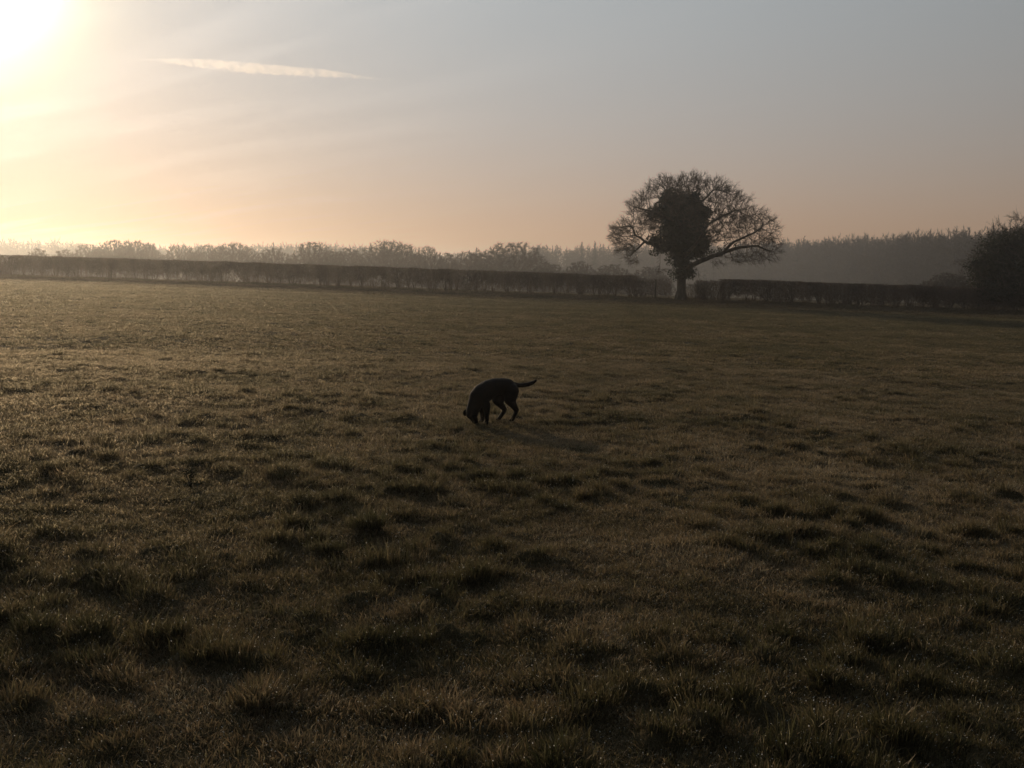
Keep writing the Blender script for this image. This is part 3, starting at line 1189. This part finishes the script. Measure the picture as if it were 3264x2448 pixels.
def build_hedge(name, label, x0, x1, height, seed, **kw):
    g = np.random.default_rng(seed)
    st, tw = hedge_geo(x0, x1, height, g, **kw)
    cx = (x0 + x1) / 2
    base = (cx, float(hedge_y(cx)), gz(cx, float(hedge_y(cx))))
    root = empty(name, base)
    tag(root, label, 'hedge' if 'hedge' in name else 'bush')
    for nm, (V, Q) in (('stems', st), ('twigs', tw)):
        o = link(nm, mesh_from(nm, V - np.array(base), Q), M_hedge, root)
        o['kind'] = 'stuff'
    return root


build_hedge('hedge', 'long trimmed bare hedge from the left edge to the gap beside the big tree', -50, 9.0, 1.68, 61)
build_hedge('hedge', 'dark trimmed hedge from the right of the big tree to the right edge', 14.9, 44, 1.66, 62, dens=1.4, gap=.66)
build_hedge('thin_bush', 'thin see-through shrub growth in the hedge gap, left of the trunk', 8.8, 11.4, 1.5, 63, dens=.5, gap=.5, top_jit=.25)
build_hedge('thin_bush', 'pale straggly shrub growth in the hedge gap, right of the trunk', 12.4, 14.0, 1.25, 64, dens=.5, gap=.3, top_jit=.25)
build_hedge('thin_bush', 'low reddish-brown bush at the left end of the right-hand hedge', 13.2, 15.2, 1.5, 65, dens=1.0, gap=.4, top_jit=.14)


# post in the gap
def build_post():
    x = (2083 - 1632) / 3112 * 70.5
    y = float(hedge_y(x)) - .5
    bm = bmesh.new()
    bmesh.ops.create_cone(bm, cap_ends=True, segments=10, radius1=.075, radius2=.065, depth=1.55)
    for v in bm.verts:
        v.co.z += .72
        if v.co.z > 1:
            v.co.x += .04
            v.co.z += v.co.y * .5
    bmesh.ops.bevel(bm, geom=[e for e in bm.edges], offset=.006, segments=1, affect='EDGES')
    me = bpy.data.meshes.new('wooden_post')
    bm.to_mesh(me)
    bm.free()
    o = link('wooden_post', me, M_bark, None, (x, y, gz(x, y) - .03))
    tag(o, 'thin weathered wooden post where the left hedge ends by the big tree', 'post')


build_post()


# ------------------------------------------------------------------ dark tree at right
def build_right_tree():
    g = np.random.default_rng(81)
    px, py = 37.1, 68.6
    base = (px, py, gz(px, py) - .05)
    root = empty('dark_tree', base)
    root.scale = (1.06, 1.0, 1.0)
    tag(root, 'dark dense ivy-grown tree behind the hedge, cut off by the right edge of the photo', 'tree')
    lob = [(0, 0, 3.0, 4.0, 3.6, 2.2), (-2.9, 0, 2.6, 1.9, 1.9, 1.9), (-2.3, .4, 4.6, 1.9, 1.8, 1.2), (.2, 0, 5.0, 2.6, 2.4, 1.3), (-3.3, -.5, 1.4, 1.6, 1.6, 1.3),
           (2.8, 0, 3.2, 2.4, 2.2, 2.0), (-1, -1.6, 2.0, 2.6, 1.8, 1.7), (-4.1, .3, 3.3, .9, .9, .9)]
    cen = ellip_points(lob, 150, g, .40)
    cen = cen[cen[:, 2] > 1.25]
    V, Q = leaf_cards(cen + g.normal(0, .20, cen.shape), .085, g)
    lv = link('foliage', mesh_from('foliage', V, Q), M_bush, root)
    link('foliage_mass', lumpy_core(lob, .55, g), M_bush, lv)
    nodes = [np.array([0, 0, -.1])]
    par = [-1]
    for k in range(1, 9):
        nodes.append(np.array([g.normal(0, .05), g.normal(0, .05), k * .35]))
        par.append(k - 1)
    att = ellip_points([(a[0], a[1], a[2], a[3] * 1.12, a[4] * 1.12, a[5] * 1.16) for a in lob] + [(-2.2, 0, 6.1, 1.3, 1.2, .9), (-4.6, 0, 2.8, 1.0, 1.0, 1.6), (.5, 0, 6.3, 1.6, 1.2, .6)], 6, g, .6)
    P, par = colonize(att, nodes, par, .25, 3.0, .35, 70, g, .05)
    r, tips = radii(P, par, .009)
    (V, Q), idx = limb_tubes(P, par, r, .03, 6)
    link('trunk', mesh_from('trunk', V, Q, smooth=True), M_bark, root)
    i = np.array([k for k in range(1, len(P)) if r[k] < .03])
    segs = [(P[par[i]], P[i], r[i], r[i])]
    dirs = P[i] - P[par[i]]
    dirs /= np.linalg.norm(dirs, axis=1, keepdims=True)
    segs += twig_spray(P[i], dirs, 5, .48, .0065, g, .3, 2)
    V, Q = segs_to_geo(segs, 3)
    link('twigs', mesh_from('twigs', V, Q), M_twig, root)


build_right_tree()


# ------------------------------------------------------------------ dog
def mat_dog():
    m, t = new_mat('dog_coat')
    out = N(t, 'ShaderNodeOutputMaterial')
    b = N(t, 'ShaderNodeBsdfPrincipled')
    col, f = noise_col(t, 14, (0.008, 0.007, 0.007), (0.018, 0.013, 0.011), detail=5)
    t.links.new(col, b.inputs['Base Color'])
    b.inputs['Roughness'].default_value = 0.8
    b.inputs['Specular IOR Level'].default_value = 0.15
    b.inputs['Sheen Weight'].default_value = 0.03
    b.inputs['Sheen Tint'].default_value = (0.5, 0.35, 0.25, 1)
    tc = N(t, 'ShaderNodeTexCoord')
    mp = N(t, 'ShaderNodeMapping')
    mp.inputs['Scale'].default_value = (30, 160, 160)
    nz = N(t, 'ShaderNodeTexNoise')
    nz.inputs['Scale'].default_value = 1
    t.links.new(tc.outputs['Object'], mp.inputs['Vector'])
    t.links.new(mp.outputs[0], nz.inputs['Vector'])
    bp = N(t, 'ShaderNodeBump')
    bp.inputs['Strength'].default_value = 0.5
    bp.inputs['Distance'].default_value = 0.004
    t.links.new(nz.outputs['Fac'], bp.inputs['Height'])
    t.links.new(bp.outputs[0], b.inputs['Normal'])
    t.links.new(b.outputs[0], out.inputs['Surface'])
    return m


def build_dog():
    """local frame: +X forward (head), +Y the dog's left, +Z up"""
    V, T = [], []
    off = [0]

    def ball(c, r, sx=1, sy=1, sz=1):
        bm = bmesh.new()
        bmesh.ops.create_icosphere(bm, subdivisions=3, radius=1)
        for v in bm.verts:
            V.append((c[0] + v.co.x * r * sx, c[1] + v.co.y * r * sy, c[2] + v.co.z * r * sz))
        bm.verts.index_update()
        for f in bm.faces:
            T.append([off[0] + v.index for v in f.verts])
        off[0] += len(bm.verts)
        bm.free()

    def chain(pts, n=7, sy=1.0):
        """spheres blended along a polyline of (x,y,z,r)"""
        for a, b in zip(pts[:-1], pts[1:]):
            for k in range(n + 1):
                t = k / n
                p = [a[i] + (b[i] - a[i]) * t for i in range(4)]
                ball(p[:3], p[3], 1, sy, 1)
    # trunk: arched back, deep chest, tucked belly
    chain([(-.255, 0, .400, .084), (-.20, 0, .418, .104), (-.10, 0, .437, .100), (.00, 0, .432, .108), (.10, 0, .403, .122), (.18, 0, .362, .130), (.235, 0, .325, .120)], 6, .88)
    # neck going down to the ground
    chain([(.215, 0, .35, .112), (.275, .0, .27, .096), (.315, .0, .19, .082)], 6, .9)
    # head: skull, stop, muzzle with the nose at the turf
    chain([(.320, 0, .185, .080), (.332, 0, .145, .076)], 4, .98)
    chain([(.325, 0, .125, .058), (.300, 0, .075, .044), (.280, 0, .035, .036), (.275, 0, .018, .025)], 5, .9)
    # tail, held out level and lifted at the tip
    chain([(-.285, 0, .438, .040), (-.36, .0, .428, .031), (-.43, .005, .424, .028), (-.52, .01, .428, .028), (-.585, .012, .442, .025), (-.64, .012, .466, .017)], 6)
    # legs
    for side, fx, sx_, hxs in ((1, .165, .18, (-.235, -.285, -.225)), (-1, .120, .17, (-.15, -.215, -.135))):
        y = .075 * side
        # front: shoulder, elbow, wrist, paw
        chain([(sx_ + .02, y * .75, .30, .062), (sx_ - .02, y * .95, .22, .044), (fx + .005, y, .11, .029), (fx, y, .055, .025), (fx + .008, y, .022, .025)], 5)
        ball((fx + .03, y, .016), .025, 1.15, 1, .7)
        # hind: thigh, stifle, hock, paw
        k, hk, ft = hxs
        chain([(-.215, y * .7, .37, .100), (k + .045, y * .95, .27, .072), (k + .02, y, .225, .052), (hk, y, .135, .030), (hk + .012, y, .10, .026), (ft, y, .028, .024)], 6)
        ball((ft + .025, y, .016), .024, 1.2, 1, .7)
    me = bpy.data.meshes.new('dog')
    me.from_pydata(V, [], T)
    o = link('dog', me, mat_dog())
    rm = o.modifiers.new('skin', 'REMESH')
    rm.mode = 'VOXEL'
    rm.voxel_size = 0.0075
    rm.use_smooth_shade = True
    sm = o.modifiers.new('smooth', 'SMOOTH')
    sm.factor = 0.5
    sm.iterations = 5
    md = o.data.materials[0]
    # ears: soft hanging flaps
    for s in (1, -1):
        bm = bmesh.new()
        rows, cols = 7, 6
        grid = []
        for i in range(rows):
            t = i / (rows - 1)
            wdt = .044 * math.sin(math.pi * (0.18 + .8 * t)) + .014
            row = []
            for j in range(cols):
                q = j / (cols - 1) - .5
                row.append(bm.verts.new((.352 + .012 * t + q * wdt * 1.6, s * (.064 + .024 * math.sin(t * 2.2) + .006 * math.cos(q * 3)), .182 - .078 * t)))
            grid.append(row)
        for i in range(rows - 1):
            for j in range(cols - 1):
                bm.faces.new((grid[i][j], grid[i][j + 1], grid[i + 1][j + 1], grid[i + 1][j]))
        em = bpy.data.meshes.new('ear')
        bm.to_mesh(em)
        bm.free()
        e = link('ear', em, md, o)
        so = e.modifiers.new('thick', 'SOLIDIFY')
        so.thickness = .007
        e.modifiers.new('round', 'SUBSURF').levels = 1
        # eye
        bm = bmesh.new()
        bmesh.ops.create_icosphere(bm, subdivisions=2, radius=.007)
        ey = bpy.data.meshes.new('eye')
        bm.to_mesh(ey)
        bm.free()
        link('eye', ey, M_eye, o, (.352, s * .052, .112))
    px, py = -.205, 11.12
    yaw = R(180 + 38)
    o.location = (px, py, gz(px, py) + .012)
    o.scale = (.95, .95, .95)
    o.rotation_euler = (0, 0, yaw)
    tag(o, 'black dog with its nose to the frosty grass and tail held straight out', 'dog')


m_eye, t_ = new_mat('dog_eye')
M_eye = m_eye
_o = N(t_, 'ShaderNodeOutputMaterial')
_b = N(t_, 'ShaderNodeBsdfPrincipled')
_b.inputs['Base Color'].default_value = (.01, .006, .004, 1)
_b.inputs['Roughness'].default_value = .15
t_.links.new(_b.outputs[0], _o.inputs['Surface'])
build_dog()


# ------------------------------------------------------------------ little dock plant left of the dog
def build_weed(px, py, h, lab, seed):
    g = np.random.default_rng(seed)
    base = (px, py, gz(px, py) - .01)
    root = empty('weed', base)
    tag(root, lab, 'weed')
    segs = []
    P, D = [], []
    for k in range(3):
        a = g.uniform(0, 6.28)
        p = np.array([0.012 * math.cos(a), .012 * math.sin(a), 0])
        e = p + np.array([g.normal(0, .025), g.normal(0, .02), h * g.uniform(.75, 1)])
        segs.append((p[None], e[None], np.array([.004]), np.array([.003])))
        for q in range(34):
            P.append(p + (e - p) * g.uniform(.62, 1.05) + g.normal(0, .014, 3))
    V, Q = segs_to_geo(segs, 5)
    link('stem', mesh_from('stem', V, Q), M_bark, root)
    P = np.array(P)
    V, Q = leaf_cards(P, .011, g)
    link('seed_head', mesh_from('seed_head', V, Q), M_bush, root)['kind'] = 'stuff'
    V, Q = leaf_cards(g.normal(0, .045, (40, 3)) * [1, 1, .3] + [0, 0, .025], .022, g)
    link('leaf_rosette', mesh_from('leaf_rosette', V, Q), M_bush, root)['kind'] = 'stuff'


build_weed(-2.47, 7.35, .17, 'small dark dead weed with a clumped top, standing in the grass left of the dog', 5)

# ------------------------------------------------------------------ contrail: a long thin cloud, far and high
def build_contrail():
    g = np.random.default_rng(3)
    alt = 8000.0
    pit = R(-6.85)
    path = [(440, 188, 2), (520, 191, 5), (600, 196, 10), (680, 203, 13), (760, 211, 14), (860, 219, 13), (960, 226, 12), (1040, 232, 10), (1100, 238, 7), (1160, 246, 4), (1210, 251, 2), (1320, 258, 1)]
    ctr = []
    for (x, y, r) in path:
        d = Vector(((x - 1632) / 3112, 1, (1224 - y) / 3112))
        d = Matrix.Rotation(pit, 3, 'X') @ d
        k = alt / d.z
        ctr.append((d.x * k, d.y * k, alt, r / 3112 * d.y * k))
    ctr = np.array(ctr)
    n = 160
    t = np.linspace(0, len(ctr) - 1, n)
    cc = np.stack([np.interp(t, np.arange(len(ctr)), ctr[:, i]) for i in range(4)], -1)
    K = 20
    V = []
    ax = cc[-1, :3] - cc[0, :3]
    ax /= np.linalg.norm(ax)
    side = np.cross(ax, [0, 0, 1])
    side /= np.linalg.norm(side)
    for i in range(n):
        r = cc[i, 3]
        row = []
        for k in range(K):
            a = 2 * math.pi * k / K
            lump = 1 + .28 * float(gnoise(np.array([i * .33]), np.array([math.cos(a) * 1.6 + math.sin(a) * .7]), 8)[0]) + .16 * g.normal() * (0.3 if math.sin(a) > .3 else 1)
            if math.sin(a) < 0:
                lump *= 1.25
            row.append(cc[i, :3] + side * math.cos(a) * r * 2.2 * lump + np.array([0, 0, math.sin(a) * r * lump]))
        V += row
    V = np.array(V)
    i, k = np.meshgrid(np.arange(n - 1), np.arange(K), indexing='ij')
    kn = (k + 1) % K
    Q = np.stack([i * K + k, i * K + kn, (i + 1) * K + kn, (i + 1) * K + k], -1).reshape(-1, 4)
    V = np.vstack([V, cc[0:1, :3], cc[-1:, :3]])
    c0, c1 = len(V) - 2, len(V) - 1
    ks = np.arange(K)
    T = np.concatenate([np.stack([np.full(K, c0), (ks + 1) % K, ks], -1), np.stack([np.full(K, c1), (n - 1) * K + ks, (n - 1) * K + (ks + 1) % K], -1)])
    me = mesh_from('contrail', V, Q, T, smooth=True)
    bm = bmesh.new()
    bm.from_mesh(me)
    bmesh.ops.recalc_face_normals(bm, faces=bm.faces)
    bm.to_mesh(me)
    bm.free()
    m, tr = new_mat('contrail_ice')
    out = N(tr, 'ShaderNodeOutputMaterial')
    v = N(tr, 'ShaderNodeVolumePrincipled')
    v.inputs['Color'].default_value = (.98, .97, .96, 1)
    v.inputs['Anisotropy'].default_value = .6
    tc = N(tr, 'ShaderNodeTexCoord')
    mp = N(tr, 'ShaderNodeMapping')
    mp.inputs['Rotation'].default_value = (0, 0, R(-20))
    mp.inputs['Scale'].default_value = (1 / 300.0, 1 / 1400.0, 1 / 220.0)
    nz = N(tr, 'ShaderNodeTexNoise')
    nz.inputs['Scale'].default_value = 1.0
    nz.inputs['Detail'].default_value = 3
    tr.links.new(tc.outputs['Object'], mp.inputs['Vector'])
    tr.links.new(mp.outputs[0], nz.inputs['Vector'])
    dn = math_node(tr, 'MULTIPLY', math_node(tr, 'MAXIMUM', math_node(tr, 'SUBTRACT', nz.outputs['Fac'], 0.27), 0.0), 0.0021)
    tr.links.new(dn, v.inputs['Density'])
    tr.links.new(v.outputs[0], out.inputs['Volume'])
    o = link('contrail', me, m)
    tag(o, 'pale feathery contrail tapering to the right, high in the sky beside the sun glow', 'contrail')


build_contrail()


# ------------------------------------------------------------------ mist
def build_haze():
    bm = bmesh.new()
    bmesh.ops.create_cube(bm, size=1)
    z0, z1 = -11.0, 18.0
    for v in bm.verts:
        v.co.x *= 7000
        v.co.y *= 7000
        v.co.z = z0 if v.co.z < 0 else z1
    me = bpy.data.meshes.new('haze')
    bm.to_mesh(me)
    bm.free()
    m, t = new_mat('morning_mist')
    out = N(t, 'ShaderNodeOutputMaterial')
    v = N(t, 'ShaderNodeVolumePrincipled')
    v.inputs['Color'].default_value = (.96, .955, .95, 1)
    v.inputs['Density'].default_value = 0.00088
    v.inputs['Anisotropy'].default_value = .79
    t.links.new(v.outputs[0], out.inputs['Volume'])
    o = link('haze', me, m)
    tag(o, 'thin bright morning mist over the fields', 'mist', kind='stuff')


build_haze()
